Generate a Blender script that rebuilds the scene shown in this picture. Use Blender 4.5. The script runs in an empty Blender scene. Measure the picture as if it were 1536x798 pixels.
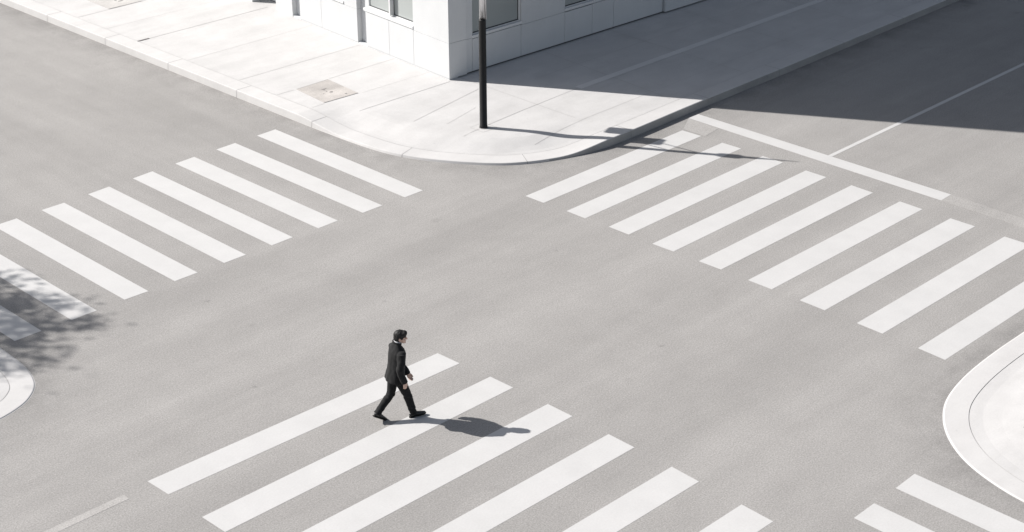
import bpy, bmesh, math, random
from mathutils import Vector, Matrix, noise
random.seed(7)
C = bpy.context.scene
COL = C.collection
rad = math.radians

# ------------------------------------------------------------------ materials
class NT:
    def __init__(s, name):
        s.m = bpy.data.materials.new(name); s.m.use_nodes = True
        s.t = s.m.node_tree; s.b = s.t.nodes['Principled BSDF']
        s.co = s.n('ShaderNodeTexCoord').outputs['Object']
    def n(s, typ, **kw):
        nd = s.t.nodes.new(typ)
        for k, v in kw.items(): setattr(nd, k, v)
        return nd
    def l(s, a, b): s.t.links.new(a, b)
    def noise(s, scale, detail=4, rough=.55, stretch=None, rot=0, off=(0, 0, 0)):
        mp = s.n('ShaderNodeMapping'); s.l(s.co, mp.inputs['Vector'])
        mp.inputs['Location'].default_value = off
        mp.inputs['Rotation'].default_value = (0, 0, rot)
        if stretch: mp.inputs['Scale'].default_value = stretch
        nz = s.n('ShaderNodeTexNoise'); s.l(mp.outputs[0], nz.inputs['Vector'])
        nz.inputs['Scale'].default_value = scale; nz.inputs['Detail'].default_value = detail
        nz.inputs['Roughness'].default_value = rough
        return nz.outputs['Fac']
    def rng(s, f, a, b, lo, hi):
        r = s.n('ShaderNodeMapRange'); s.l(f, r.inputs['Value'])
        for i, v in zip(range(1, 5), (a, b, lo, hi)): r.inputs[i].default_value = v
        return r.outputs[0]
    def mul(s, a, b):
        m = s.n('ShaderNodeMath', operation='MULTIPLY'); s.l(a, m.inputs[0])
        if isinstance(b, (int, float)): m.inputs[1].default_value = b
        else: s.l(b, m.inputs[1])
        return m.outputs[0]
    def tint(s, rgb, fac):
        v = s.n('ShaderNodeVectorMath', operation='SCALE'); v.inputs[0].default_value = rgb
        s.l(fac, v.inputs['Scale']); s.l(v.outputs[0], s.b.inputs['Base Color'])
    def bump(s, h, strength=.3, dist=.01):
        b = s.n('ShaderNodeBump'); b.inputs['Strength'].default_value = strength
        b.inputs['Distance'].default_value = dist
        s.l(h, b.inputs['Height']); s.l(b.outputs[0], s.b.inputs['Normal'])
    def set(s, rough=.8, spec=.3, metal=0., base=None):
        s.b.inputs['Roughness'].default_value = rough
        s.b.inputs['Specular IOR Level'].default_value = spec
        s.b.inputs['Metallic'].default_value = metal
        if base: s.b.inputs['Base Color'].default_value = (*base, 1)
        return s

ASPH = (.300, .2895, .279)
def asphalt(name, rgb=ASPH, dirt=False, k=1.0):
    s = NT(name).set(.93, .12)
    grain = s.noise(34, 3, .8)
    fine = s.noise(85, 2, .7)
    g = s.mul(s.rng(grain, .25, .75, .68, 1.32), s.rng(fine, .25, .75, .86, 1.14))
    g = s.mul(g, s.rng(s.noise(13, 4, .75, off=(6, 6, 0)), .3, .7, .955, 1.045))
    vo = s.n('ShaderNodeTexVoronoi'); s.l(s.co, vo.inputs['Vector']); vo.inputs['Scale'].default_value = 9
    g = s.mul(g, s.rng(vo.outputs['Distance'], .02, .12, 1.16, 1.0))
    g = s.mul(g, s.rng(s.noise(.16, 3, .5, off=(3, 7, 0)), .3, .7, .97, 1.025))
    g = s.mul(g, s.rng(s.noise(1.1, 6, .65), .3, .7, .95, 1.045))
    # wheel wear follows the lanes: along X across the junction, along Y up the left road
    sp = s.n('ShaderNodeSeparateXYZ'); s.l(s.co, sp.inputs[0])
    mask = s.rng(sp.outputs['Y'], 25.5, 31, 0, 1)
    def lanes(st1, st2, o):
        mx = s.n('ShaderNodeMix', data_type='FLOAT'); s.l(mask, mx.inputs[0])
        s.l(s.noise(1, 4, .6, st1, off=o), mx.inputs[2]); s.l(s.noise(1, 4, .6, st2, off=o), mx.inputs[3])
        return mx.outputs[0]
    g = s.mul(g, s.rng(lanes((.05, .42, 1), (.42, .05, 1), (1, 2.6, 0)), .36, .64, .915, 1.045))
    g = s.mul(g, s.rng(lanes((.08, 1.9, 1), (1.9, .08, 1), (4, 1, 0)), .33, .67, .97, 1.03))
    # a few oil spots
    g = s.mul(g, s.rng(s.noise(.9, 3, .5, off=(11, 4, 0)), .70, .78, 1.0, .86))
    # hairline cracks
    cr = s.n('ShaderNodeTexVoronoi', feature='DISTANCE_TO_EDGE'); cr.inputs['Scale'].default_value = .17
    wp = s.n('ShaderNodeTexNoise'); s.l(s.co, wp.inputs['Vector']); wp.inputs['Scale'].default_value = .8; wp.inputs['Detail'].default_value = 5
    ad = s.n('ShaderNodeVectorMath', operation='MULTIPLY_ADD'); s.l(wp.outputs['Color'], ad.inputs[0])
    ad.inputs[1].default_value = (2.2, 2.2, 0); s.l(s.co, ad.inputs[2]); s.l(ad.outputs[0], cr.inputs['Vector'])
    ck = s.mul(s.rng(cr.outputs['Distance'], 0, .003, .05, 0), s.rng(s.noise(.3, 2, off=(2, 2, 0)), .5, .62, 0, 1))
    inv = s.n('ShaderNodeMath', operation='SUBTRACT'); inv.inputs[0].default_value = 1; s.l(ck, inv.inputs[1])
    g = s.mul(g, inv.outputs[0])
    if dirt:
        at = s.n('ShaderNodeAttribute', attribute_name='dirt').outputs['Fac']
        d = s.mul(at, s.rng(s.noise(1.3, 5, .7, off=(8, 1, 0)), .33, .62, 0, .22))
        iv = s.n('ShaderNodeMath', operation='SUBTRACT'); iv.inputs[0].default_value = 1; s.l(d, iv.inputs[1])
        g = s.mul(g, iv.outputs[0])
    if k != 1: g = s.mul(g, k)
    s.tint(rgb, g)
    s.bump(grain, .35, .006)
    return s.m

def paint(name, rgb=(.497, .490, .483)):
    s = NT(name).set(.7, .3)
    g = s.mul(s.rng(s.noise(30, 3, .7), .25, .75, .95, 1.05), s.rng(s.noise(1.6, 5, .6), .3, .7, .965, 1.03))
    wear = s.rng(s.noise(26, 5, .75, off=(4, 4, 0)), .70, .76, 1, .78)
    g = s.mul(s.mul(g, wear), s.rng(s.noise(1, 4, .6, (1.2, .1, 1)), .3, .7, .98, 1.02))
    s.tint(rgb, g); s.bump(s.noise(45, 3), .2, .003)
    return s.m

def concrete(name, rgb, amp=1.0, streak=0):
    s = NT(name).set(.85, .2)
    a = .045*amp
    g = s.mul(s.rng(s.noise(1.2, 6, .62), .3, .7, 1-a, 1+a), s.rng(s.noise(38, 3, .7), .25, .75, 1-a, 1+a))
    g = s.mul(g, s.rng(s.noise(1, 5, .6, (.5, 1.8, 1), rot=.3), .3, .7, 1-a, 1+a))
    g = s.mul(g, s.rng(s.noise(5, 5, .7, off=(7, 3, 1)), .62, .76, 1, 1-2.2*a))
    if streak: g = s.mul(g, s.rng(s.noise(1, 4, .6, (5, 5, .25)), .3, .7, 1-streak, 1+streak))
    s.tint(rgb, g); s.bump(s.noise(38, 3), .2, .003)
    return s.m

def plain(name, rgb, rough=.6, spec=.4, metal=0, amp=.06, scale=12, bump=0):
    s = NT(name).set(rough, spec, metal)
    s.tint(rgb, s.rng(s.noise(scale, 4, .6), .25, .75, 1-amp, 1+amp))
    if bump: s.bump(s.noise(scale*4, 3), bump, .004)
    return s.m

M = {}
M['asphalt'] = asphalt('asphalt')
M['gutter'] = asphalt('asphalt_gutter', dirt=True)
M['patch'] = asphalt('asphalt_patch', k=1.17)
M['seam'] = asphalt('asphalt_seam', k=.965)
M['worn'] = asphalt('worn_paint', k=1.26)
M['ghost'] = asphalt('ghost_paint', k=1.1)
M['paint'] = paint('road_paint')
M['pave'] = concrete('pavement_concrete', (.486, .477, .470), 1.2)
M['kerb'] = concrete('kerb_concrete', (.505, .495, .487), .9)
M['kerbface'] = concrete('kerb_joint', (.38, .37, .36))
M['kerbshade'] = concrete('kerb_face_painted_shade', (.34, .33, .32), 2.5)  # shade of the right-hand kerb face put into its colour
M['joint'] = plain('joint_mortar', (.41, .402, .394), .95, .1)
M['jointdark'] = plain('joint_dark', (.27, .265, .26), .95, .1)
M['band'] = concrete('pale_band', (.60, .59, .58), .8)
M['cover'] = concrete('cover_concrete', (.40, .376, .356), 3.6)
M['cover_pale'] = concrete('cover_concrete_pale', (.42, .405, .39), 2.5)
M['iron'] = plain('dark_iron', (.16, .15, .145), .6, .4)
M['panel'] = concrete('cladding_panel', (.55, .557, .562), .5, .012)
M['panelgrey'] = concrete('recess_panel', (.55, .56, .57), .5, .01)
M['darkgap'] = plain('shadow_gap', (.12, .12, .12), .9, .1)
M['frame'] = plain('window_frame', (.62, .625, .625), .45, .4, amp=.02)
M['gasket'] = plain('window_gasket', (.035, .037, .04), .5, .4)
s = NT('glass'); s.set(.12, .55)
s.tint((.315, .335, .328), s.rng(s.noise(.5, 2), .3, .7, .92, 1.08)); M['glass'] = s.m
M['black'] = plain('black_paint', (.009, .009, .0095), .5, .3, amp=.25, scale=6, bump=.15)
M['steel'] = plain('brushed_steel', (.56, .56, .57), .28, .5, 1, amp=.1, scale=20)
M['lens'] = plain('signal_lens', (.05, .05, .05), .2, .5)
def cloth(name, rgb, sc=9):
    s = NT(name).set(.78, .22)
    s.tint(rgb, s.mul(s.rng(s.noise(sc, 4, .6), .3, .7, .75, 1.3), s.rng(s.noise(260, 2), .3, .7, .85, 1.15)))
    s.b.inputs['Sheen Weight'].default_value = .04
    s.bump(s.noise(220, 2), .15, .001)
    return s.m
M['suit'] = cloth('black_suit_cloth', (.0115, .0115, .012))
M['trouser'] = cloth('black_trouser_cloth', (.007, .0072, .008))
M['shirt'] = plain('white_shirt', (.5, .5, .51), .8, .2)
M['tie'] = plain('dark_tie', (.02, .02, .025), .5, .3)
M['skin'] = plain('skin', (.62, .43, .35), .5, .4, amp=.05, scale=20)
M['lip'] = plain('lip', (.33, .14, .12), .5, .4)
M['eye'] = plain('eye_dark', (.02, .015, .013), .3, .5)
M['hair'] = NT('hair').set(.42, .4).m
_s = NT('black_hair').set(.58, .3); _s.tint((.013, .012, .0115), _s.rng(_s.noise(60, 3, .6, (1, 1, .2)), .3, .7, .6, 1.5)); M['hair'] = _s.m
M['shoe'] = plain('black_leather', (.012, .012, .012), .32, .5, amp=.2, scale=20)
M['sole'] = plain('shoe_sole', (.02, .019, .018), .8, .2)
M['bark'] = plain('bark', (.13, .10, .075), .95, .1, amp=.4, scale=9, bump=.8)
s = NT('leaf'); s.set(.55, .3)
s.tint((.055, .095, .03), s.rng(s.noise(1.5, 3), .3, .7, .6, 1.5)); M['leaf'] = s.m

# ------------------------------------------------------------------ helpers
def link(name, me, parent=None, mats=()):
    o = bpy.data.objects.new(name, me); COL.objects.link(o)
    for m in mats: me.materials.append(M[m])
    if parent is not None: o.parent = parent
    return o
def obj(name, bm, mat, parent=None, smooth=False):
    me = bpy.data.meshes.new(name); bm.normal_update(); bm.to_mesh(me); bm.free()
    if smooth:
        for p in me.polygons: p.use_smooth = True
    return link(name, me, parent, mat if isinstance(mat, (list, tuple)) else (mat,))
def empty(name, loc=(0, 0, 0), rz=0):
    o = bpy.data.objects.new(name, None); COL.objects.link(o)
    o.location = loc; o.rotation_euler = (0, 0, rz); o.empty_display_size = .2
    return o
def tag(o, label, cat, group=None):
    o['label'] = label; o['category'] = cat
    if group: o['group'] = group
    return o
def struct(o): o['kind'] = 'structure'; return o
def box(bm, x0, x1, y0, y1, z0, z1, xf=None, bev=0):
    vs = [Vector((x, y, z)) for z in (z0, z1) for y in (y0, y1) for x in (x0, x1)]
    if xf: vs = [xf(v) for v in vs]
    v = [bm.verts.new(p) for p in vs]
    fs = [bm.faces.new([v[i] for i in q]) for q in ((0, 2, 3, 1), (4, 5, 7, 6), (0, 1, 5, 4), (2, 6, 7, 3), (0, 4, 6, 2), (1, 3, 7, 5))]
    if bev:
        es = {e for f in fs for e in f.edges}
        bmesh.ops.bevel(bm, geom=list(es), offset=bev, segments=1, affect='EDGES')
def poly(bm, pts, z):
    v = [bm.verts.new((p[0], p[1], z)) for p in pts]
    f = bm.faces.new(v)
    f.normal_update()
    if f.normal.z < 0: f.normal_flip()
    return f
def seg(bm, a, b, w, z, z2=None):
    a = Vector(a); b = Vector(b); d = (b-a).normalized(); n = Vector((-d.y, d.x))*w/2
    v = [bm.verts.new((p.x, p.y, zz)) for p, zz in ((a-n, z), (b-n, z2 or z), (b+n, z2 or z), (a+n, z))]
    f = bm.faces.new(v); f.normal_update()
    if f.normal.z < 0: f.normal_flip()
def slab(bm, pts, z0, z1):
    """thin paint film with real (mm) thickness"""
    n = len(pts)
    if sum(pts[i][0]*pts[(i+1) % n][1]-pts[(i+1) % n][0]*pts[i][1] for i in range(n)) < 0: pts = pts[::-1]
    a = [bm.verts.new((p[0], p[1], z0)) for p in pts]; b = [bm.verts.new((p[0], p[1], z1)) for p in pts]
    bm.faces.new(b)
    for i in range(n): bm.faces.new((a[i], a[(i+1) % n], b[(i+1) % n], b[i]))
def tube(bm, pts, radii, seg_=16, ref=Vector((0, 1, 0)), caps=True, round_caps=False):
    """loft along pts; radii float or (along ref, across)"""
    pts = [Vector(p) for p in pts]; radii = [(r, r) if not isinstance(r, tuple) else r for r in radii]
    if round_caps:
        d0 = (pts[0]-pts[1]).normalized(); d1 = (pts[-1]-pts[-2]).normalized()
        r0, r1 = radii[0], radii[-1]; pre = []; post = []
        for k in (.9, .6):
            c = math.sqrt(1-k*k)
            pre.append((pts[0]+d0*min(r0)*k, (r0[0]*c, r0[1]*c)))
        for k in (.6, .9):
            c = math.sqrt(1-k*k)
            post.append((pts[-1]+d1*min(r1)*k, (r1[0]*c, r1[1]*c)))
        pts = [p for p, _ in pre]+pts+[p for p, _ in post]
        radii = [r for _, r in pre]+radii+[r for _, r in post]
    rings = []
    for i, p in enumerate(pts):
        t = (pts[min(i+1, len(pts)-1)]-pts[max(i-1, 0)]).normalized()
        u = ref-t*ref.dot(t)
        if u.length < 1e-4: u = Vector((1, 0, 0))-t*t.x
        u.normalize(); w = t.cross(u)
        rings.append([bm.verts.new(p+u*radii[i][0]*math.cos(a)+w*radii[i][1]*math.sin(a)) for a in (2*math.pi*k/seg_ for k in range(seg_))])
    for a, b in zip(rings, rings[1:]):
        for k in range(seg_): bm.faces.new((a[k], a[(k+1) % seg_], b[(k+1) % seg_], b[k]))
    if caps: bm.faces.new(rings[0][::-1]); bm.faces.new(rings[-1])
def ell(bm, c, r, rot=None, seg_=20):
    m = Matrix.Translation(c)
    if rot: m = m @ rot
    bmesh.ops.create_uvsphere(bm, u_segments=seg_, v_segments=seg_//2+2, radius=1, matrix=m @ Matrix.Diagonal((*r, 1)))
def remesh(bm, voxel, smooth=4, disp=None):
    me = bpy.data.meshes.new('tmp'); bmesh.ops.recalc_face_normals(bm, faces=bm.faces); bm.to_mesh(me); bm.free()
    o = bpy.data.objects.new('tmp', me); COL.objects.link(o)
    r = o.modifiers.new('r', 'REMESH'); r.mode = 'VOXEL'; r.voxel_size = voxel
    if smooth:
        sm = o.modifiers.new('s', 'SMOOTH'); sm.iterations = smooth; sm.factor = .5
    dg = bpy.context.evaluated_depsgraph_get(); dg.update()
    out = bpy.data.meshes.new_from_object(o.evaluated_get(dg))
    bpy.data.objects.remove(o); bpy.data.meshes.remove(me)
    if disp:
        ns = [v.normal.copy() for v in out.vertices]
        for v, n in zip(out.vertices, ns): v.co += n*disp(v.co)
    for p in out.polygons: p.use_smooth = True
    out.materials.clear()
    return out
def catmull(P, n=6):
    out = []
    for i in range(len(P)-1):
        p0 = Vector(P[max(i-1, 0)]); p1 = Vector(P[i]); p2 = Vector(P[i+1]); p3 = Vector(P[min(i+2, len(P)-1)])
        for k in range(n):
            t = k/n
            # centripetal-like damping by scaling tangents to the segment length
            L = (p2-p1).length
            m1 = (p2-p0).normalized()*L; m2 = (p3-p1).normalized()*L
            out.append((2*t**3-3*t*t+1)*p1+(t**3-2*t*t+t)*m1+(-2*t**3+3*t*t)*p2+(t**3-t*t)*m2)
    out.append(Vector(P[-1])); return out

# ------------------------------------------------------------------ ground: road sheet
bm = bmesh.new(); poly(bm, [(-220, -220), (260, -220), (260, 260), (-220, 260)], 0)
struct(obj('road', bm, 'asphalt'))

# ------------------------------------------------------------------ pavements with kerbs
def smooth01(t): t = max(0, min(1, t)); return t*t*(3-2*t)
def pavement(line, hfun, side, far, KW, KIN, base, ramp):
    """line: outer kerb foot polyline; side=+1: pavement lies to its left"""
    P = catmull(line, 6); n = len(P)
    N = []
    for i in range(n):
        d = (P[min(i+1, n-1)]-P[max(i-1, 0)]).normalized(); N.append(Vector((-d.y, d.x))*side)
    H = [hfun(p) for p in P]
    # kerb stone: foot, small arris, top, back
    bm = bmesh.new(); prof = lambda h: [(-.0, -.05), (.004, 0), (.02, max(h-.018, .004)), (.028, h-.005), (.042, h), (KW, h+.002)]
    R = []
    for p, nn, h in zip(P, N, H):
        R.append([bm.verts.new((p.x+nn.x*o, p.y+nn.y*o, z)) for o, z in prof(h)])
    for a, b in zip(R, R[1:]):
        for k in range(len(a)-1): bm.faces.new((a[k], b[k], b[k+1], a[k+1]) if side < 0 else (a[k], a[k+1], b[k+1], b[k]))
    bmesh.ops.recalc_face_normals(bm, faces=bm.faces)
    for f in bm.faces:
        if f.normal.z < -.1: f.normal_flip()
        c = f.calc_center_median()
        if base > .15 and f.normal.z < .5 and c.x > 27: f.material_index = 1  # upright faces on the right stretch get the concrete with painted-in shade
    kerb = obj('kerb', bm, ('kerb', 'kerbshade'))
    # kerb stone joints
    bm = bmesh.new(); acc = 0; last = 0
    for i in range(1, n):
        L = (P[i]-P[i-1]).length
        while acc+L >= last+3.1:
            t = (last+3.1-acc)/L; p = P[i-1].lerp(P[i], t); nn = N[i]; h = H[i-1]+(H[i]-H[i-1])*t; last += 3.1
            d = Vector((nn.y, -nn.x))*.006
            q = [(o-.003, z+.003) for o, z in prof(h)[1:]]; q[-1] = (KW-.004, h+.004)
            va = [bm.verts.new((p.x+nn.x*o+d.x, p.y+nn.y*o+d.y, z)) for o, z in q]
            vb = [bm.verts.new((p.x+nn.x*o-d.x, p.y+nn.y*o-d.y, z)) for o, z in q]
            for k in range(len(q)-1): bm.faces.new((va[k], va[k+1], vb[k+1], vb[k]))
        acc += L
    if bm.faces and base > .15: obj('joint', bm, 'jointdark', kerb)
    else: bm.free()
    # paving: rings easing from kerb height up to the flat
    bm = bmesh.new(); off = [KW+.012]+[KW+ramp*t for t in (.15, .35, .6, .8, 1)]
    rows = []
    for p, nn, h in zip(P, N, H):
        rows.append([bm.verts.new((p.x+nn.x*o, p.y+nn.y*o, h+(base-h)*smooth01((o-KW)/ramp))) for o in off])
    for a, b in zip(rows, rows[1:]):
        for k in range(len(a)-1): bm.faces.new((a[k], a[k+1], b[k+1], b[k]))
    inner = [r[-1] for r in rows]
    f = bm.faces.new(inner+[bm.verts.new((x, y, base)) for x, y in far])
    bmesh.ops.triangulate(bm, faces=[f])
    # mortar bed under the gap between kerb and paving
    for a, b in zip(rows, rows[1:]): pass
    bmesh.ops.recalc_face_normals(bm, faces=bm.faces)
    for f in bm.faces:
        if f.normal.z < 0: f.normal_flip()
    pv = obj('pavement', bm, 'pave')
    bm = bmesh.new(); q = []
    for p, nn, h in zip(P, N, H): q.append([bm.verts.new((p.x+nn.x*o, p.y+nn.y*o, h-.006)) for o in (KW-.03, KW+.05)])
    for a, b in zip(q, q[1:]): bm.faces.new((a[0], a[1], b[1], b[0]))
    for f in bm.faces:
        f.normal_update()
        if f.normal.z < 0: f.normal_flip()
    obj('back_joint', bm, 'joint', kerb)
    # dirt in the gutter along the foot of the kerb
    bm = bmesh.new(); ly = bm.verts.layers.float.new('dirt'); rows = []
    for p, nn in zip(P, N):
        row = []
        for o, dv, gz in ((.02, 1.0, .0011), (-.12, .95, .0011), (-.45, .55, .0011), (-.95, .2, .0008), (-1.6, 0, -.002)):
            v = bm.verts.new((p.x+nn.x*o, p.y+nn.y*o, gz)); v[ly] = dv; row.append(v)
        rows.append(row)
    for a, b in zip(rows, rows[1:]):
        for k in range(4): bm.faces.new((a[k], a[k+1], b[k+1], b[k]))
    for f in bm.faces:
        f.normal_update()
        if f.normal.z < 0: f.normal_flip()
    g = obj('gutter', bm, 'gutter')
    for o in (kerb, pv, g): struct(o)
    def height(x, y):
        i = min(range(n), key=lambda k: (P[k].x-x)**2+(P[k].y-y)**2); o = math.hypot(P[i].x-x, P[i].y-y)
        return H[i]+(base-H[i])*smooth01((o-KW)/ramp)
    return kerb, pv, height

ZP = .2
line1 = [(24.42, 75), (24.42, 60), (24.42, 46), (24.42, 39), (24.42, 34), (24.42, 32.2), (24.43, 31.2), (24.47, 30.0), (24.56, 29.1), (24.74, 28.4),
         (25.0, 27.82), (25.46, 27.08), (26.0, 26.43), (26.55, 26.02), (27.2, 25.72), (27.9, 25.52), (28.7, 25.42), (29.6, 25.42), (30.6, 25.45),
         (32, 25.5), (36, 25.58), (45, 25.84), (60, 26.2), (90, 27)]
def h1(p):
    a = smooth01((p.y-30.5)/1.8); b = smooth01((p.x-27.2)/1.7) if p.y < 27 else 0
    return .06+(.2-.06)*max(a, b)
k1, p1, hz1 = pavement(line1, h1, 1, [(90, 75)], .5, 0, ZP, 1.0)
line2 = [(13.05, 75), (13.05, 50), (13.05, 36), (13.04, 30), (13.03, 27), (13.01, 26.2), (12.97, 25.75), (12.88, 25.36), (12.73, 25.02), (12.5, 24.76),
         (12.2, 24.56), (11.7, 24.41), (11, 24.34), (9, 24.3), (2, 24.3), (-30, 24.3)]
def h2(p): return .016+.17*smooth01((p.y-33)/2)+.15*smooth01((9-p.x)/3)
k2, p2, hz2 = pavement(line2, h2, -1, [(-30, 75)], .45, 0, .14, 1.6)
line3 = [(90, 13.6), (60, 13.5), (36, 13.42), (30, 13.4), (27.1, 13.38), (25.8, 13.35), (24.75, 13.25), (23.86, 13.04), (23.22, 12.71), (22.7, 12.26),
         (22.3, 11.7), (22.04, 11.05), (21.9, 10.36), (21.84, 9.2), (21.82, 6), (21.8, -30)]
def h3(p): return .018+.16*smooth01((p.x-32)/3)+.14*smooth01((7-p.y)/3)
k3, p3, hz3 = pavement(line3, h3, 1, [(90, -30)], .45, 0, .14, 1.6)

# joints and pale band of the corner pavement (sheets a few mm proud of the paving)
bm = bmesh.new()
def drape(a, b, w):
    a = Vector(a); b = Vector(b); n = max(1, int((b-a).length/.22)); pts = [a.lerp(b, i/n) for i in range(n+1)]
    d = (b-a).normalized(); q = Vector((-d.y, d.x))*w/2; rows = []
    for p in pts:
        z = hz1(p.x, p.y)+.0045; rows.append((bm.verts.new((p.x+q.x, p.y+q.y, z)), bm.verts.new((p.x-q.x, p.y-q.y, z))))
    for u, v in zip(rows, rows[1:]):
        f = bm.faces.new((u[0], u[1], v[1], v[0])); f.normal_update()
        if f.normal.z < 0: f.normal_flip()
for a, b, w in [((24.96, 46.3), (30.0, 46.3), .016), ((24.96, 43.15), (29.75, 43.2), .016), ((24.95, 41.6), (29.6, 41.6), .009), ((24.95, 39.97), (29.5, 39.95), .018), ((24.96, 37.6), (29.3, 37.6), .009),
                ((24.96, 35.28), (29.1, 35.24), .012), ((26.7, 33.66), (29.0, 33.66), .012), ((24.96, 33.66), (25.5, 33.64), .012), ((25.0, 32.27), (25.4, 32.28), .010), ((26.6, 32.2), (28.9, 32.15), .007),
                ((25.7, 31.24), (28.8, 31.2), .015), ((26.15, 29.7), (28.93, 30.25), .011), ((26.6, 28.97), (27.9, 29.3), .008), ((26.35, 28.1), (26.95, 28.17), .012), ((27.2, 28.2), (28.64, 28.32), .014),
                ((28.64, 28.32), (30.8, 28.44), .012), ((29.14, 27.0), (29.2, 31.2), .010), ((32.3, 31.1), (31.86, 26.2), .014), ((35.0, 31.05), (34.8, 26.2), .013),
                ((37.9, 30.9), (37.7, 26.3), .013), ((40.9, 30.85), (40.7, 26.3), .013), ((44, 30.8), (43.7, 26.4), .013), ((47, 30.7), (46.7, 26.5), .013),
                ((30.5, 29.75), (60, 29.7), .010), ((27.3, 26.62), (29.4, 26.8), .009), ((29.4, 26.8), (60, 27.6), .008),
                ((26.84, 27.92), (27.32, 27.92), .008), ((26.84, 28.4), (27.32, 28.4), .008), ((26.84, 27.92), (26.84, 28.4), .008), ((27.32, 27.92), (27.32, 28.4), .008)]:
    drape(a, b, w)
obj('paving_joint', bm, 'joint', p1)
bm = bmesh.new(); seg(bm, (30.8, 28.443), (75, 28.75), .23, ZP+.006); obj('pale_band', bm, 'band', p1)
bm = bmesh.new(); seg(bm, (23.75, 11.46), (40, 11.46), .014, .146); seg(bm, (27.6, 11.46), (27.6, -5), .014, .146); obj('paving_joint', bm, 'jointdark', p3)

# ------------------------------------------------------------------ road markings
def crosswalk(stripes, label, group):
    cx = sum(p[0] for s in stripes for p in s)/(4*len(stripes)); cy = sum(p[1] for s in stripes for p in s)/(4*len(stripes))
    e = empty('crosswalk', (cx, cy, 0)); tag(e, label, 'zebra crossing', group)
    for s in stripes:
        bm = bmesh.new(); slab(bm, [(x-cx, y-cy) for x, y in s], -.001, .0026)
        obj('stripe', bm, 'paint', e)
    return e
def yb(x0, x1, y0, y1): return [(x0, y0), (x1, y0), (x1, y1), (x0, y1)]
GX = 'zebra crossings of the junction'
A = [[(23.14, 26.66), (23.69, 26.66), (23.71, 32.14), (23.13, 32.12)], [(21.91, 26.68), (22.48, 26.68), (22.45, 32.11), (21.88, 32.09)],
     [(20.69, 26.74), (21.25, 26.75), (21.22, 32.08), (20.66, 32.05)], [(19.44, 26.76), (20.01, 26.77), (20.0, 32.04), (19.44, 32.0)],
     [(18.21, 26.78), (18.77, 26.78), (18.78, 31.98), (18.2, 31.94)], [(16.99, 26.8), (17.55, 26.8), (17.55, 31.91), (16.98, 31.91)],
     [(15.8, 26.82), (16.35, 26.8), (16.35, 31.9), (15.79, 31.9)], [(14.58, 26.81), (15.15, 26.81), (15.14, 31.9), (14.58, 31.9)],
     [(13.35, 26.83), (13.93, 26.83), (13.93, 31.9), (13.35, 31.9)]]
crosswalk(A, 'long white zebra crossing at the upper left, its last stripes under tree shade', GX)
B = [[(25.11, 24.76), (25.12, 24.2), (30.78, 24.28), (30.75, 24.86)], [(25.15, 23.52), (25.15, 22.96), (30.81, 23.07), (30.79, 23.63)],
     [(25.18, 22.29), (25.18, 21.71), (30.8, 21.81), (30.79, 22.4)], [(25.18, 21.04), (25.2, 20.47), (30.78, 20.55), (30.78, 21.13)],
     [(25.21, 19.79), (25.22, 19.21), (30.77, 19.26), (30.79, 19.86)], [(25.22, 18.51), (25.22, 17.91), (30.76, 17.95), (30.78, 18.55)],
     [(25.22, 17.22), (25.21, 16.61), (30.77, 16.63), (30.77, 17.24)], [(25.2, 15.85), (25.18, 15.25), (30.76, 15.28), (30.75, 15.9)],
     [(25.16, 14.45), (25.12, 13.84), (30.76, 13.9), (30.75, 14.5)]]
crosswalk(B, 'white zebra crossing with the pole shadow falling over its upper stripes, beside the stop line', GX)
Cc = [[(12.36, 20.92), (12.38, 20.35), (18.7, 20.16), (18.68, 20.74)], [(12.38, 19.43), (12.39, 18.83), (18.76, 18.82), (18.75, 19.4)],
      [(12.38, 17.98), (12.39, 17.38), (18.78, 17.37), (18.78, 17.97)], [(12.38, 16.53), (12.39, 15.93), (18.77, 15.92), (18.78, 16.52)],
      [(12.38, 15.08), (12.39, 14.48), (18.72, 14.47), (18.75, 15.08)], [(12.38, 13.56), (12.39, 12.92), (18.65, 12.91), (18.68, 13.56)]]
crosswalk(Cc, 'white zebra crossing that the man in the black suit is walking over', GX)
D = [[(20.82, 12.07), (21.4, 12.09), (21.36, 6.6), (20.78, 6.6)], [(19.63, 12.06), (20.2, 12.07), (20.17, 6.6), (19.6, 6.6)], [(18.42, 12.05), (19.0, 12.05), (18.98, 6.6), (18.4, 6.6)]]
crosswalk(D, 'white zebra crossing cut by the bottom right edge, beside the rounded kerb', GX)

def mark(name, pts, mat, label, cat):
    bm = bmesh.new(); slab(bm, pts, -.001, .0027); o = obj(name, bm, mat); tag(o, label, cat); return o
mark('stop_line', [(31.52, 25.3), (31.91, 25.3), (31.92, 17.94), (31.48, 17.92)], 'paint', 'broad white stop line across the right road before the crossing', 'road marking')
mark('stop_line', [(31.48, 17.915), (31.92, 17.935), (31.86, 13.9), (31.41, 13.8)], 'ghost', 'worn away grey end of the stop line', 'road marking')
mark('centre_line', [(31.925, 21.31), (31.925, 21.20), (75, 21.9), (75, 22.02)], 'paint', 'thin white lane line running into the building shadow', 'road marking')
mark('lane_line', [(11.86, 20.86), (11.86, 20.70), (2, 20.70), (2, 20.86)], 'worn', 'faded lane line at the lower left before the crossing', 'road marking')
bm = bmesh.new(); slab(bm, [(31.5, 25.28), (30.84, 24.9), (30.84, 24.2), (31.47, 24.3)], -.002, .0035)
struct(obj('road_patch', bm, 'patch'))
bm = bmesh.new()
for a, b in [
             ((31.9, 17.0), (31.87, 13.9))]: seg(bm, a, b, .018, .0045)
struct(obj('road_seam', bm, 'seam'))
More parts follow.
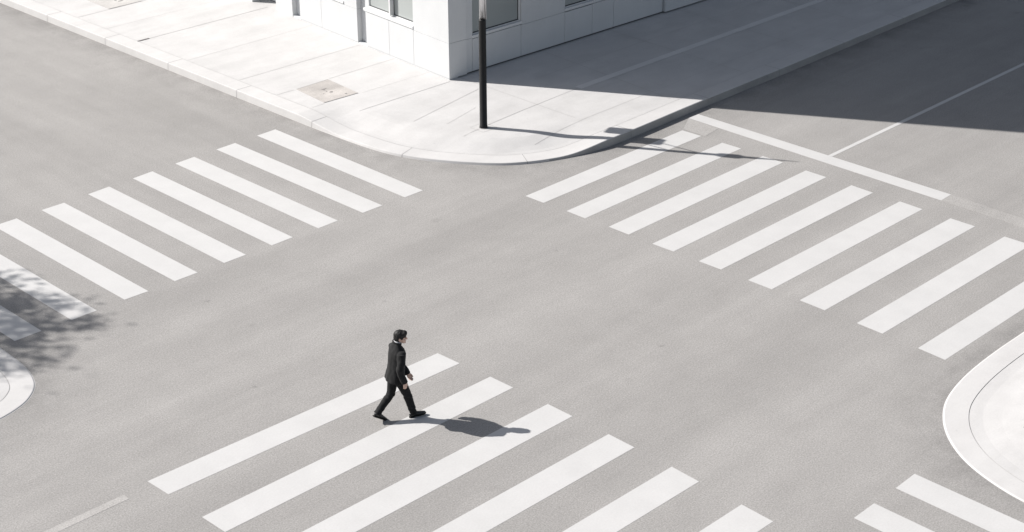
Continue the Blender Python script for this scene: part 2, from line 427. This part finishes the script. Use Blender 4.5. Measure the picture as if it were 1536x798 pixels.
# small tarred spots on the carriageway
bm = bmesh.new()
def spot(x, y, r):
    v = [bm.verts.new((x+r*(1+.35*noise.noise((k*.9, x, y)))*math.cos(k*.4488), y+r*(1+.35*noise.noise((k*.9, y, x)))*math.sin(k*.4488), .004)) for k in range(14)]
    bm.faces.new(v)
spot(21.86, 17.99, .07); spot(16.93, 25.62, .05); spot(23.5, 22.3, .045); spot(19.4, 23.1, .035); spot(15.5, 22.2, .04)
struct(obj('tar_spot', bm, 'seam'))

# ------------------------------------------------------------------ utility covers and drain slot
def cover(pts, mat, holes, label):
    cx = sum(p[0] for p in pts)/4; cy = sum(p[1] for p in pts)/4
    bm = bmesh.new(); slab(bm, [(x-cx, y-cy) for x, y in pts], -.004, .007)
    o = obj('utility_cover', bm, mat); o.location = (cx, cy, ZP)
    tag(o, label, 'utility cover', 'concrete covers set in the pavement')
    bm = bmesh.new()
    q = [Vector((x-cx, y-cy)) for x, y in pts]
    for i in (0, 2):
        bm = bmesh.new(); seg(bm, q[i], q[i+1], .016, .0085); obj('rim', bm, 'jointdark', o)
    for x, y, a, b, r in holes:
        bm = bmesh.new(); n = 14
        top = [bm.verts.new((x+a*(1+.3*noise.noise((k, x*9, 0)))*math.cos(2*math.pi*k/n+r), y+b*(1+.3*noise.noise((0, k, y*9)))*math.sin(2*math.pi*k/n+r), .009)) for k in range(n)]
        bm.faces.new(top); obj('lifting_hole', bm, 'iron', o)
    return o
cover([(25.57, 33.62), (26.64, 33.63), (26.52, 32.26), (25.44, 32.32)], 'cover', [(.05, .16, .10, .02, .2), (0.0, .1, .03, .025, 0), (.03, -.15, .05, .045, 0), (-.03, -.03, .02, .03, 0), (.22, -.52, .03, .03, 0), (-.2, -.12, .02, .02, 0)],
      'rough pinkish concrete cover in the pavement near the kerb ramp')
cover([(26.1, 44.6), (27.3, 44.6), (27.24, 43.18), (26.06, 43.2)], 'cover_pale', [(.08, -.25, .09, .04, .3), (.0, -.1, .05, .03, 0)],
      'pale grey concrete cover in the pavement at the top edge of the photo')
bm = bmesh.new(); box(bm, -.19, .19, -.03, .03, -.01, .006); box(bm, -.17, .17, -.045, -.035, -.01, .012)
o = obj('drain_slot', bm, 'iron'); o.location = (25.12, 39.99, .2); tag(o, 'small dark drain slot at the back of the left kerb', 'drain')

# ------------------------------------------------------------------ corner building
CB = Vector((28.854, 31.282, 0))
bld = empty('corner_building', (CB.x, CB.y, ZP))
tag(bld, 'white panelled corner building with recessed windows, its right face in shade', 'building')
uL = Vector((math.cos(rad(85.5)), math.sin(rad(85.5)), 0)); nL = Vector((-uL.y, uL.x, 0))        # left face, looks to -X
uR = Vector((math.cos(rad(-1.3)), math.sin(rad(-1.3)), 0)); nR = Vector((uR.y, -uR.x, 0))       # right face, looks to -Y
def XF(u, n): return lambda v: Vector((u.x*v.x+n.x*v.y, u.y*v.x+n.y*v.y, v.z-ZP))               # (along, out, height) -> local
FL, FR = XF(uL, nL), XF(uR, nR)
def panels(name, F, rects, depth, mat='panel', out=0.):
    bm = bmesh.new()
    for u0, u1, z0, z1 in rects: box(bm, u0-.002, u1+.002, -depth, out, z0-.002, z1+.002, F, .004)
    return obj(name, bm, mat, bld)
def window(F, u0, u1, z0, z1, rec, mull=(), sill=.03, fw=.05, sill_h=.085):
    bm = bmesh.new(); n0, n1 = -rec-.05, -rec+.035
    box(bm, u0, u0+fw, n0, n1, z0, z1, F, .003); box(bm, u1-fw, u1, n0, n1, z0, z1, F, .003)
    box(bm, u0+fw, u1-fw, n0, n1, z1-fw, z1, F, .003); box(bm, u0+fw, u1-fw, n0, n1, z0, z0+fw*.5, F, .003)
    for m in mull: box(bm, m-.03, m+.03, n0, -.03, z0+fw*.5, z1-fw, F, .003)
    w = obj('window', bm, 'frame', bld)
    edges = [u0+fw]+[e for m in mull for e in (m-.03, m+.03)]+[u1-fw]
    for a, b in zip(edges[::2], edges[1::2]):
        bm = bmesh.new(); box(bm, a, b, -rec-.03, -rec, z0+fw*.5, z1-fw, F); obj('pane', bm, 'glass', w)
        bm = bmesh.new(); g = .016; q0, q1, zz0, zz1 = a, b, z0+fw*.5, z1-fw
        for r in ((q0, q0+g, zz0, zz1), (q1-g, q1, zz0, zz1), (q0+g, q1-g, zz0, zz0+g*1.6), (q0+g, q1-g, zz1-g, zz1)): box(bm, r[0], r[1], -rec-.002, -rec+.012, r[2], r[3], F)
        obj('gasket', bm, 'gasket', w)
    bm = bmesh.new(); box(bm, u0-.01, u1+.01, -rec-.05, sill, z0-sill_h, z0-.004, F, .006); obj('sill', bm, 'frame', w)
    return w
DL = .6
STO = 3.6
rl = []; rr = []
for k in range(2):
    z = k*STO; zb = .235 if k == 0 else z+.02; zt = z+3.61
    rl += [(.0, 1.53, zb, z+1.2), (.0, 1.53, z+1.21, zt), (1.54, 2.63, zb, z+1.215), (2.64, 3.69, zb, z+1.215), (1.54, 3.69, z+3.3, zt),
           (4.12, 5.88, zb, z+1.18), (5.89, 7.0, zb, z+1.18), (4.12, 4.73, z+1.19, zt), (6.6, 7.0, z+1.19, zt), (4.74, 6.59, z+3.3, zt),
           (7.4, 8.28, zb-.05 if k == 0 else zb, zt), (8.29, 9.43, z+3.3, zt)]
    rr += [(.345, .83, zb+.02, z+1.17), (.345, .83, z+1.18, zt), (.842, 2.627, zb+.02, z+1.145), (.842, 2.64, z+3.3, zt), (2.64, 4.325, zb+.02, z+1.125), (2.653, 4.325, z+1.135, zt),
           (4.338, 5.43, zb+.02, z+1.115), (5.442, 6.31, zb+.02, z+1.125), (6.322, 8.44, zb+.02, z+1.125), (6.07, 8.44, z+1.135, zt), (4.338, 6.06, z+3.3, zt)]
    window(FL, 1.535, 3.77, z+1.325, z+3.29, .17, (2.62,), .02)
    window(FL, 4.745, 6.585, z+1.29, z+3.29, .17, (5.7,), .02)
    window(FL, 8.285, 9.44, z+.31, z+3.29, .42, (), -.40)
    window(FR, .84, 2.645, z+1.25, z+3.29, .085, (), .012)
    window(FR, 4.335, 6.065, z+1.23, z+3.29, .085, (5.43,), .012)
panels('panel_cladding', FL, rl, DL)
panels('panel_cladding', FR, rr, .3)
panels('pilaster_cladding', FR, [(8.47, 11.4, .25, 3.6), (11.412, 15, .25, 3.6), (15.012, 22, .25, 3.6), (8.47, 22, 3.61, 7.2)], .3, out=.085)
panels('far_cladding', FL, [(9.44, 10.9, .185, 3.61), (10.912, 14, .185, 3.61), (14.012, 20, .185, 3.61), (9.44, 20, 3.62, 7.2)], DL, out=.1)
panels('recess_panel', FL, [(3.7, 4.115, .25, 7.2), (7.005, 7.395, .25, 7.2)], DL, 'panelgrey', -.15)
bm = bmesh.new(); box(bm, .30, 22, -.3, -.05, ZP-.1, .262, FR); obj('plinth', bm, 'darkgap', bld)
bm = bmesh.new(); box(bm, .02, 8.27, -.3, -.014, ZP-.1, .236, FL); obj('plinth', bm, 'panelgrey', bld)
# core mass and the storeys above
bm = bmesh.new()
def prism(bm, pts, z0, z1):
    a = [bm.verts.new((x, y, z0-ZP)) for x, y in pts]; b = [bm.verts.new((x, y, z1-ZP)) for x, y in pts]; n = len(pts)
    bm.faces.new(b); bm.faces.new(a[::-1])
    for i in range(n): bm.faces.new((a[i], a[(i+1) % n], b[(i+1) % n], b[i]))
    bmesh.ops.recalc_face_normals(bm, faces=bm.faces)
def foot(i, j, U, V):  # inset i on left face, j on right
    p = lambda u, n, a, b: (uL.x*a+uR.x*b, uL.y*a+uR.y*b)
    return [(uL.x*j+uR.x*i, uL.y*j+uR.y*i), (uL.x*j+uR.x*V, uL.y*j+uR.y*V), (uL.x*U+uR.x*V, uL.y*U+uR.y*V), (uL.x*U+uR.x*i, uL.y*U+uR.y*i)]
prism(bm, foot(DL+.03, .31, 19.9, 21.9), ZP-.1, 7.2); obj('core_wall', bm, 'darkgap', bld)
bm = bmesh.new(); prism(bm, foot(0, 0, 20, 22), 7.23, 24); obj('upper_wall', bm, 'panel', bld)
bm = bmesh.new(); prism(bm, foot(-.12, -.12, 20.1, 22.1), 24.003, 24.3); obj('roof', bm, 'frame', bld)
for k in range(4):
    for u in range(5):
        bm = bmesh.new(); box(bm, 1.2+u*3.7, 3.4+u*3.7, -.1, .02, 8.5+k*3.7, 10.6+k*3.7, FL); w = obj('window', bm, 'frame', bld)
        bm = bmesh.new(); box(bm, 1.28+u*3.7, 3.32+u*3.7, -.1, .026, 8.58+k*3.7, 10.52+k*3.7, FL); obj('pane', bm, 'glass', w)
        bm = bmesh.new(); box(bm, .9+u*4, 2.9+u*4, -.1, .02, 8.5+k*3.7, 10.6+k*3.7, FR); w = obj('window', bm, 'frame', bld)
        bm = bmesh.new(); box(bm, .98+u*4, 2.82+u*4, -.1, .026, 8.58+k*3.7, 10.52+k*3.7, FR); obj('pane', bm, 'glass', w)

# ------------------------------------------------------------------ signal pole
PX, PY = 27.08, 28.16
pole = empty('signal_pole', (PX, PY, ZP)); tag(pole, 'slim street pole, black below and polished steel above, standing on the corner pavement', 'pole')
bm = bmesh.new(); tube(bm, [(0, 0, -.05), (0, 0, .06), (0, 0, .065), (0, 0, 2.74), (0, 0, 2.77)], [.098, .098, .093, .087, .082], 28); obj('lower_sleeve', bm, 'black', pole, True)
bm = bmesh.new(); tube(bm, [(0, 0, 2.70), (0, 0, 5.0)], [.073, .06], 24); obj('upper_tube', bm, 'steel', pole, True)
bm = bmesh.new(); tube(bm, [(.062, -.052, 2.765), (.055, -.045, 4.9)], [.024, .02], 14); obj('conduit', bm, 'steel', pole, True)
bm = bmesh.new(); tube(bm, [(0, 0, -.03), (0, 0, .004), (0, 0, .007)], [.118, .118, .11], 28); obj('base_plate', bm, 'jointdark', pole)
bm = bmesh.new(); tube(bm, [(0, 0, 5.0), (0, 0, 5.3), (0, 0, 5.75)], [.045, .03, .012], 12); obj('finial', bm, 'steel', pole, True)
bm = bmesh.new(); tube(bm, [(0, 0, 4.25), (0, 0, 4.32), (0, 0, 4.62), (0, 0, 4.72)], [.055, .12, .135, .06], 20); obj('lantern', bm, 'black', pole, True)
bx, by, bz = 26.9-PX, 29.44-PY, 3.86-ZP
bm = bmesh.new(); tube(bm, [(0, 0, bz+.3), (bx, by-.02, bz+.3)], [.016, .016], 10); tube(bm, [(0, 0, bz-.25), (bx, by-.02, bz-.25)], [.014, .014], 10); obj('bracket', bm, 'steel', pole, True)
bm = bmesh.new()
xs = lambda v: Vector((bx, by, bz))+Matrix.Rotation(rad(20), 3, 'Z') @ v
box(bm, -.2, .2, -.09, .09, -.41, .41, xs, .03); sb = obj('signal_box', bm, 'black', pole)
for dz in (-.19, .19):
    bm = bmesh.new(); c = xs(Vector((0, -.088, dz))); d = xs(Vector((0, -.115, dz))); tube(bm, [c, d], [.13, .13], 20); obj('lens', bm, 'lens', sb)

# ------------------------------------------------------------------ person
HEAD = rad(-16)
per = None
def fingers(bm, wrist, d, across, palm_n, curl, mirror):
    """hand: palm plus five bent fingers. d: pointing direction, across: towards the thumb side, palm_n: the way the fingers curl"""
    wrist, d, across, palm_n = (Vector(v).normalized() if i else Vector(v) for i, v in enumerate((wrist, d, across, palm_n)))
    tube(bm, [wrist-d*.03, wrist+d*.01, wrist+d*.045, wrist+d*.088], [(.027, .021), (.030, .019), (.041, .017), (.040, .014)], 14, across, True, True)
    for k, (off, L, r) in enumerate(((.030, .076, .0092), (.010, .086, .0096), (-.010, .080, .0092), (-.029, .062, .0082))):
        p = wrist+d*(.082-abs(k-1.3)*.004)+across*off; pts = [p-d*.02]; dirv = d.copy(); q = p
        for j, f in enumerate((.45, .32, .26)):
            ang = curl*(.5+.5*j)+.06*k
            dirv = (d*math.cos(ang)+palm_n*math.sin(ang)).normalized(); pts.append(q.copy()); q = q+dirv*L*f
        pts.append(q); tube(bm, pts, [r*1.05, r*1.05, r, r*.94, r*.82][:len(pts)], 10, across, True, True)
    p = wrist+d*.022+across*.026
    t1 = (d*.75+across*.6+palm_n*.25).normalized(); t2 = (d*.95+across*.12+palm_n*.3).normalized()
    tube(bm, [p-t1*.015, p+t1*.035, p+t1*.035+t2*.03, p+t1*.035+t2*.055], [.013, .0115, .0105, .0085], 10, palm_n, True, True)

lean = lambda z: .115*(z-.9)
HIP = .885
legR = [(.0, -.088, HIP), (.160, -.105, .475), (.265, -.115, .085)]
legL = [(.0, .088, HIP), (-.07, .08, .465), (-.36, .055, .165)]
armR = [(.03, -.195, 1.355), (-.035, -.265, 1.09), (.04, -.275, .83)]
armL = [(.05, .195, 1.355), (.125, .24, 1.06), (.272, .09, .785)]
HR = Matrix.Translation((.10, 0, 1.472)) @ Matrix.Rotation(rad(-26), 4, 'Z') @ Matrix.Rotation(rad(4), 4, 'Y') @ Matrix.Translation((0, 0, -1.5))
hp = lambda p: HR @ Vector(p)
bm = bmesh.new()
for leg, rr_ in ((legR, (.07, .05, .030)), (legL, (.07, .05, .030))): tube(bm, leg, rr_, 14, Vector((0, 1, 0)), True, True)
for leg, dx in ((legR, 1), (legL, 1)): pass
tube(bm, [(0.25, -.115, .05), (.33, -.115, .045), (.44, -.12, .035)], [.024, .026, .018], 12, Vector((0, 1, 0)), True, True)
tube(bm, [(-.375, .055, .14), (-.305, .055, .09), (-.225, .055, .04)], [.024, .026, .018], 12, Vector((0, 1, 0)), True, True)
for arm in (armR, armL): tube(bm, arm, [.036, .032, .025], 14, Vector((0, 1, 0)), True, True)
tube(bm, [(lean(z), 0, z) for z in (.84, .95, 1.1, 1.25, 1.38, 1.45)], [(.14, .095), (.135, .09), (.13, .085), (.14, .09), (.13, .075), (.08, .055)], 24, Vector((0, 1, 0)), True, True)
tube(bm, [(lean(1.4), 0, 1.42), (lean(1.5)+.005, 0, 1.5), hp((.005, 0, 1.58))], [.062, .056, .056], 18, Vector((0, 1, 0)), True, True)
hr = HR.to_3x3().to_4x4()
ell(bm, hp((.005, 0, 1.648)), (.098, .077, .092), hr, 28); ell(bm, hp((.045, 0, 1.585)), (.058, .058, .074), hr); ell(bm, hp((.062, 0, 1.535)), (.036, .036, .028), hr)
tube(bm, [hp((.098, 0, 1.635)), hp((.113, 0, 1.61)), hp((.121, 0, 1.592))], [.009, .011, .014], 10, Vector((0, 1, 0)), True, True)
for sy in (-1, 1):
    ell(bm, hp((-.004, sy*.079, 1.605)), (.018, .009, .031), hr); ell(bm, hp((.092, sy*.03, 1.638)), (.014, .02, .009), hr); ell(bm, hp((.07, sy*.036, 1.59)), (.03, .02, .022), hr)
ell(bm, hp((.098, 0, 1.562)), (.01, .022, .007), hr); ell(bm, hp((.096, 0, 1.549)), (.01, .019, .007), hr); ell(bm, hp((.09, 0, 1.522)), (.018, .02, .014), hr)
fingers(bm, armR[2], (.10, .02, -1), (1, .15, .1), (.1, 1, 0), .6, 1)
fingers(bm, armL[2], (.35, -.2, -.92), (.9, -.1, .35), (.0, -1, -.15), .95, -1)
me = remesh(bm, .0042, 3)
per = link('person', me, None, ('skin', 'lip', 'eye', 'hair'))
tag(per, 'man in a black suit walking over the zebra crossing, seen from behind on his right', 'person')
inv = HR.inverted()
for p in me.polygons:
    c = inv @ p.center
    if c.z > 1.5:
        if c.x > .085 and abs(abs(c.y)-.031) < .013 and abs(c.z-1.621) < .006: p.material_index = 2
        elif c.x > .08 and abs(abs(c.y)-.032) < .02 and abs(c.z-1.643) < .004: p.material_index = 3
        elif c.x > .088 and abs(c.y) < .021 and abs(c.z-1.555) < .0095: p.material_index = 1
# hair
bm = bmesh.new()
ell(bm, hp((-.006, 0, 1.668)), (.112, .091, .093), hr, 28); ell(bm, hp((-.036, 0, 1.615)), (.080, .083, .085), hr, 24); ell(bm, hp((.06, -.01, 1.712)), (.062, .072, .04), hr)
ell(bm, hp((-.055, 0, 1.565)), (.05, .06, .045), hr); ell(bm, hp((.092, .01, 1.688)), (.026, .058, .028), hr)
for sy in (-1, 1): ell(bm, hp((.03, sy*.071, 1.655)), (.03, .014, .05), hr)
def strand(co):
    q = inv @ co; a = math.atan2(q.y, q.x-.02)
    return .006*noise.noise((a*7, q.z*14, q.x*10))+.003*noise.noise((a*22, q.z*16, 3))
hm = remesh(bm, .005, 2, strand); link('hair', hm, per, ('hair',))
# jacket
bm = bmesh.new()
JT = [(.775, -.02, .222, .160), (.80, -.018, .222, .160), (.9, -.010, .21, .154), (1.0, -.006, .20, .144), (1.1, -.006, .198, .140), (1.2, -.006, .207, .145), (1.28, -.006, .216, .148), (1.34, -.01, .216, .138), (1.385, -.016, .196, .12), (1.425, -.02, .158, .10), (1.465, -.02, .112, .082), (1.51, -.010, .080, .068)]
tube(bm, [(lean(z)+dx, 0, z) for z, dx, a, b in JT], [(a, b) for z, dx, a, b in JT], 36, Vector((0, 1, 0)))
tube(bm, armR[:1]+[(.002, -.242, 1.22)]+armR[1:2]+[(-.008, -.273, .955), (.04, -.276, .832)], [.076, .073, .066, .058, .053], 20, Vector((0, 1, 0)), True)
tube(bm, armL[:1]+[(.088, .236, 1.21)]+armL[1:2]+[(.20, .165, .925), (.274, .088, .772)], [.076, .073, .066, .058, .053], 20, Vector((0, 1, 0)), True)
for sy in (-1, 1): ell(bm, (lean(1.36)-.006, sy*.165, 1.355), (.085, .08, .06))
# turned-down collar and lapels
for k in range(18):
    a0 = math.pi*(.30+1.4*k/18); a1 = math.pi*(.30+1.4*(k+1)/18)
    P = lambda a, z, r: (lean(1.5)-.012+r*.95*math.cos(a), r*1.02*math.sin(a), z+.022*(-math.cos(a)))
    tube(bm, [P(a0, 1.508, .079), P(a1, 1.508, .079)], [.016, .016], 8, Vector((0, 0, 1)), True, True)
for sy in (-1, 1): tube(bm, [(.075, sy*.07, 1.47), (.125, sy*.06, 1.38), (.14, sy*.03, 1.22), (.138, .004*sy, 1.08)], [(.022, .010), (.032, .009), (.024, .009), (.01, .007)], 10, Vector((0, 1, 0)), True, True)
def folds(co):
    z = co.z; w = 1.0
    arm = abs(co.y) > .2 and z < 1.36
    f = .014*noise.noise((co.x*6, co.y*7, z*2.6)) + .007*noise.noise((co.x*16+3, co.y*16, z*9))
    if arm: f += .006*math.sin(z*42+co.x*18)*max(0, 1-abs(z-1.12)/.16)
    if z < 1.0 and not arm: f += .008*noise.noise((math.atan2(co.y, co.x)*2.2, 0, z*1.2))
    return f
jm = remesh(bm, .0065, 8, folds); link('jacket', jm, per, ('suit',))
# shirt collar and front, tie
bm = bmesh.new()
for k in range(24):
    a0 = 2*math.pi*k/24; a1 = 2*math.pi*(k+1)/24
    P = lambda a, z, r: Vector((lean(1.5)-.008+r*math.cos(a), r*math.sin(a), z-.018*math.cos(a)))
    v = [bm.verts.new(P(a, z, r)) for a, z, r in ((a0, 1.475, .070), (a1, 1.475, .070), (a1, 1.535, .0655), (a0, 1.535, .0655))]; bm.faces.new(v)
    v2 = [bm.verts.new(P(a, z, r)) for a, z, r in ((a0, 1.535, .0655), (a1, 1.535, .0655), (a1, 1.527, .059), (a0, 1.527, .059))]; bm.faces.new(v2)
v = [bm.verts.new(p) for p in ((.088, -.05, 1.475), (.088, .05, 1.475), (.146, .03, 1.3), (.153, 0, 1.2), (.146, -.03, 1.3))]; bm.faces.new(v)
bmesh.ops.remove_doubles(bm, verts=bm.verts, dist=.0005)
sh = obj('shirt', bm, 'shirt', per, True)
bm = bmesh.new(); tube(bm, [(.083, 0, 1.49), (.118, 0, 1.42), (.152, 0, 1.28), (.157, 0, 1.18)], [(.02, .012), (.017, .008), (.026, .008), (.014, .006)], 10, Vector((0, 1, 0)), True, True); obj('tie', bm, 'tie', per, True)
# trousers
bm = bmesh.new()
tube(bm, [(lean(.98), 0, .985), (0, 0, .92), (-.004, 0, .86), (-.002, 0, .80)], [(.178, .128), (.188, .134), (.19, .132), (.168, .118)], 28, Vector((0, 1, 0)), True)
def mid(a, b, t): return tuple(a[i]+(b[i]-a[i])*t for i in range(3))
for L in (legR, legL):
    tube(bm, [mid(L[0], L[1], -.02), mid(L[0], L[1], .35), mid(L[0], L[1], .75), L[1], mid(L[1], L[2], .3), mid(L[1], L[2], .65), mid(L[1], L[2], .92), mid(L[1], L[2], 1.03)],
         [.105, .098, .085, .079, .074, .069, .066, .067], 22, Vector((0, 1, 0)), True)
def tfold(co):
    f = .008*noise.noise((co.x*7, co.y*8+5, co.z*4))+.004*noise.noise((co.x*18, co.y*18, co.z*12))
    f += .005*math.sin(co.z*60+co.x*25)*(max(0, 1-abs(co.z-.46)/.1)+max(0, 1-abs(co.z-.18)/.1)+.8*max(0, 1-abs(co.z-.80)/.07))
    return f
tm = remesh(bm, .0065, 4, tfold); link('trousers', tm, per, ('trouser',))
# shoes
def shoe(M4):
    bm = bmesh.new()
    tube(bm, [M4 @ Vector(p) for p in ((-.065, 0, .052), (-.03, 0, .058), (.03, 0, .054), (.09, 0, .042), (.15, 0, .034), (.195, 0, .028))],
         [(.033, .040), (.037, .046), (.040, .042), (.046, .032), (.043, .025), (.030, .018)], 18, M4.to_3x3() @ Vector((0, 1, 0)), True, True)
    tube(bm, [M4 @ Vector((-.03, 0, .05)), M4 @ Vector((-.025, 0, .115))], [.042, .043], 16, Vector((0, 1, 0)), True)
    s = link('shoe', remesh(bm, .005, 3), per, ('shoe',))
    bm = bmesh.new(); pr = [(-.105, 0), (-.095, .028), (-.05, .036), (.02, .036), (.09, .047), (.15, .044), (.2, .03), (.222, 0)]
    out = [(x, y) for x, y in pr]+[(x, -y) for x, y in pr[-2:0:-1]]
    a = [bm.verts.new(M4 @ Vector((x, y, .0))) for x, y in out]; b = [bm.verts.new(M4 @ Vector((x, y, .017))) for x, y in out]; n = len(out)
    bm.faces.new(a); bm.faces.new(b)
    for i in range(n): bm.faces.new((a[i], a[(i+1) % n], b[(i+1) % n], b[i]))
    bmesh.ops.recalc_face_normals(bm, faces=bm.faces); obj('sole', bm, 'sole', s)
shoe(Matrix.Translation((.285, -.115, .001)) @ Matrix.Rotation(rad(-6), 4, 'Z') @ Matrix.Rotation(rad(-5), 4, 'Y') @ Matrix.Translation((0, 0, .006)))
shoe(Matrix.Translation((-.24, .055, .001)) @ Matrix.Rotation(rad(6), 4, 'Z') @ Matrix.Rotation(rad(33), 4, 'Y') @ Matrix.Translation((-.155, 0, 0)))
per.rotation_euler = (0, 0, HEAD)
# stand him so that the front shoe covers its place on the crossing
tgt = Vector((16.89, 19.31)); loc = Matrix.Rotation(HEAD, 2) @ Vector((.352, -.115))*.98; per.scale = (.985, .985, .985)
per.location = (tgt.x-loc.x, tgt.y-loc.y, .006)

# ------------------------------------------------------------------ tree on the left corner
TX, TY = 6.35, 38.85
tree = empty('street_tree', (TX, TY, .14)); tag(tree, 'leafy street tree whose dappled shade falls on the left kerb', 'tree')
bm = bmesh.new()
tube(bm, [(0, 0, -.1), (.02, .02, .3), (.05, .0, 2.2), (.0, .05, 4.4), (.05, .0, 6.6), (0, 0, 8.6), (0.05, 0, 10.2)], [.24, .19, .16, .14, .11, .07, .025], 14)
rnd = random.Random(11); tips = []
for k in range(64):
    a = k*2.39996; zz = 1-2*(k+.5)/64; q = math.sqrt(1-zz*zz); rr_ = 2.6*(.45+.55*rnd.random()**.5)*(1+.18*noise.noise((3*math.cos(a)*q, 3*math.sin(a)*q, zz*3)))
    e = Vector((math.cos(a)*q*rr_, math.sin(a)*q*rr_, 8.4+zz*rr_*.95)); z0 = max(5.0, min(9.6, e.z-.9-.35*math.hypot(e.x, e.y)))
    st = Vector((0, 0, z0)); m1 = st.lerp(e, .4)+Vector((rnd.uniform(-.2, .2), rnd.uniform(-.2, .2), -.1)); m2 = st.lerp(e, .75)+Vector((rnd.uniform(-.15, .15), rnd.uniform(-.15, .15), .05))
    tube(bm, [st, m1, m2, e], [.045, .03, .018, .006], 7)
    tips += [m2, e]
    for j in range(2):
        d = e+Vector((rnd.gauss(0, .32), rnd.gauss(0, .32), rnd.gauss(0, .35))); tube(bm, [m2, (m2+d)/2+Vector((0, 0, .05)), d], [.012, .009, .004], 5); tips.append(d)
obj('trunk', bm, 'bark', tree, True)
bm = bmesh.new()
for t in tips:
    nl = rnd.randint(16, 44); sp = rnd.uniform(.13, .3)
    for i in range(nl):
        p = t+Vector((rnd.gauss(0, sp), rnd.gauss(0, sp), rnd.gauss(0, sp*1.25)))
        s_ = rnd.uniform(.055, .10); R3 = Matrix.Rotation(rnd.uniform(0, 6.28), 3, 'Z') @ Matrix.Rotation(rnd.gauss(0, .7), 3, 'X') @ Matrix.Rotation(rnd.gauss(0, .5), 3, 'Y')
        v = [bm.verts.new(p+R3 @ Vector(q)*s_) for q in ((-1.1, 0, 0), (-.2, -.5, .08), (.6, -.36, .05), (1.3, 0, -.05), (.6, .36, .05), (-.2, .5, .08))]
        bm.faces.new(v)
obj('crown', bm, 'leaf', tree)

# ------------------------------------------------------------------ camera
F = 2540.67
right = Vector((.70716311, -.70703961, -.00391404)); upv = Vector((.31011906, .30518888, .90038099)); fwd = Vector((.6354105, .63793004, -.43508477))
cam = bpy.data.objects.new('camera', bpy.data.cameras.new('camera')); COL.objects.link(cam)
cam.data.sensor_fit = 'HORIZONTAL'; cam.data.sensor_width = 36; cam.data.lens = 36*F/1536
cam.data.clip_end = 1000; cam.data.clip_start = .5
m = Matrix((right, upv, -fwd)).transposed().to_4x4(); m.translation = (0, 0, 15.27965)
cam.matrix_world = m
C.camera = cam

# ------------------------------------------------------------------ light
SH_AZ, EL = -58.6, 37.6
sv = Vector((-math.cos(rad(SH_AZ))*math.cos(rad(EL)), -math.sin(rad(SH_AZ))*math.cos(rad(EL)), math.sin(rad(EL))))  # towards the sun
sun = bpy.data.objects.new('sun', bpy.data.lights.new('sun', 'SUN')); COL.objects.link(sun)
sun.data.energy = 4.2; sun.data.angle = rad(.53); sun.data.color = (1, .967, .93)
sun.rotation_euler = sv.to_track_quat('Z', 'Y').to_euler(); sun.location = (0, 40, 40)
w = bpy.data.worlds.new('World'); C.world = w; w.use_nodes = True
nt = w.node_tree; bg = nt.nodes['Background']; sky = nt.nodes.new('ShaderNodeTexSky'); sky.sky_type = 'NISHITA'; sky.sun_disc = False
sky.sun_elevation = rad(EL); sky.sun_rotation = math.atan2(sv.x, sv.y)
sky.air_density = 1.0; sky.dust_density = 1.5; sky.ozone_density = 1.0
hs = nt.nodes.new('ShaderNodeHueSaturation'); hs.inputs['Saturation'].default_value = .62; nt.links.new(sky.outputs[0], hs.inputs['Color'])
nt.links.new(hs.outputs[0], bg.inputs[0]); bg.inputs[1].default_value = .059
C.view_settings.view_transform = 'Standard'; C.view_settings.look = 'None'; C.view_settings.gamma = 1; C.view_settings.exposure = .80
C.view_settings.use_curve_mapping = False
C.cycles.max_bounces = 6; C.cycles.use_denoising = True
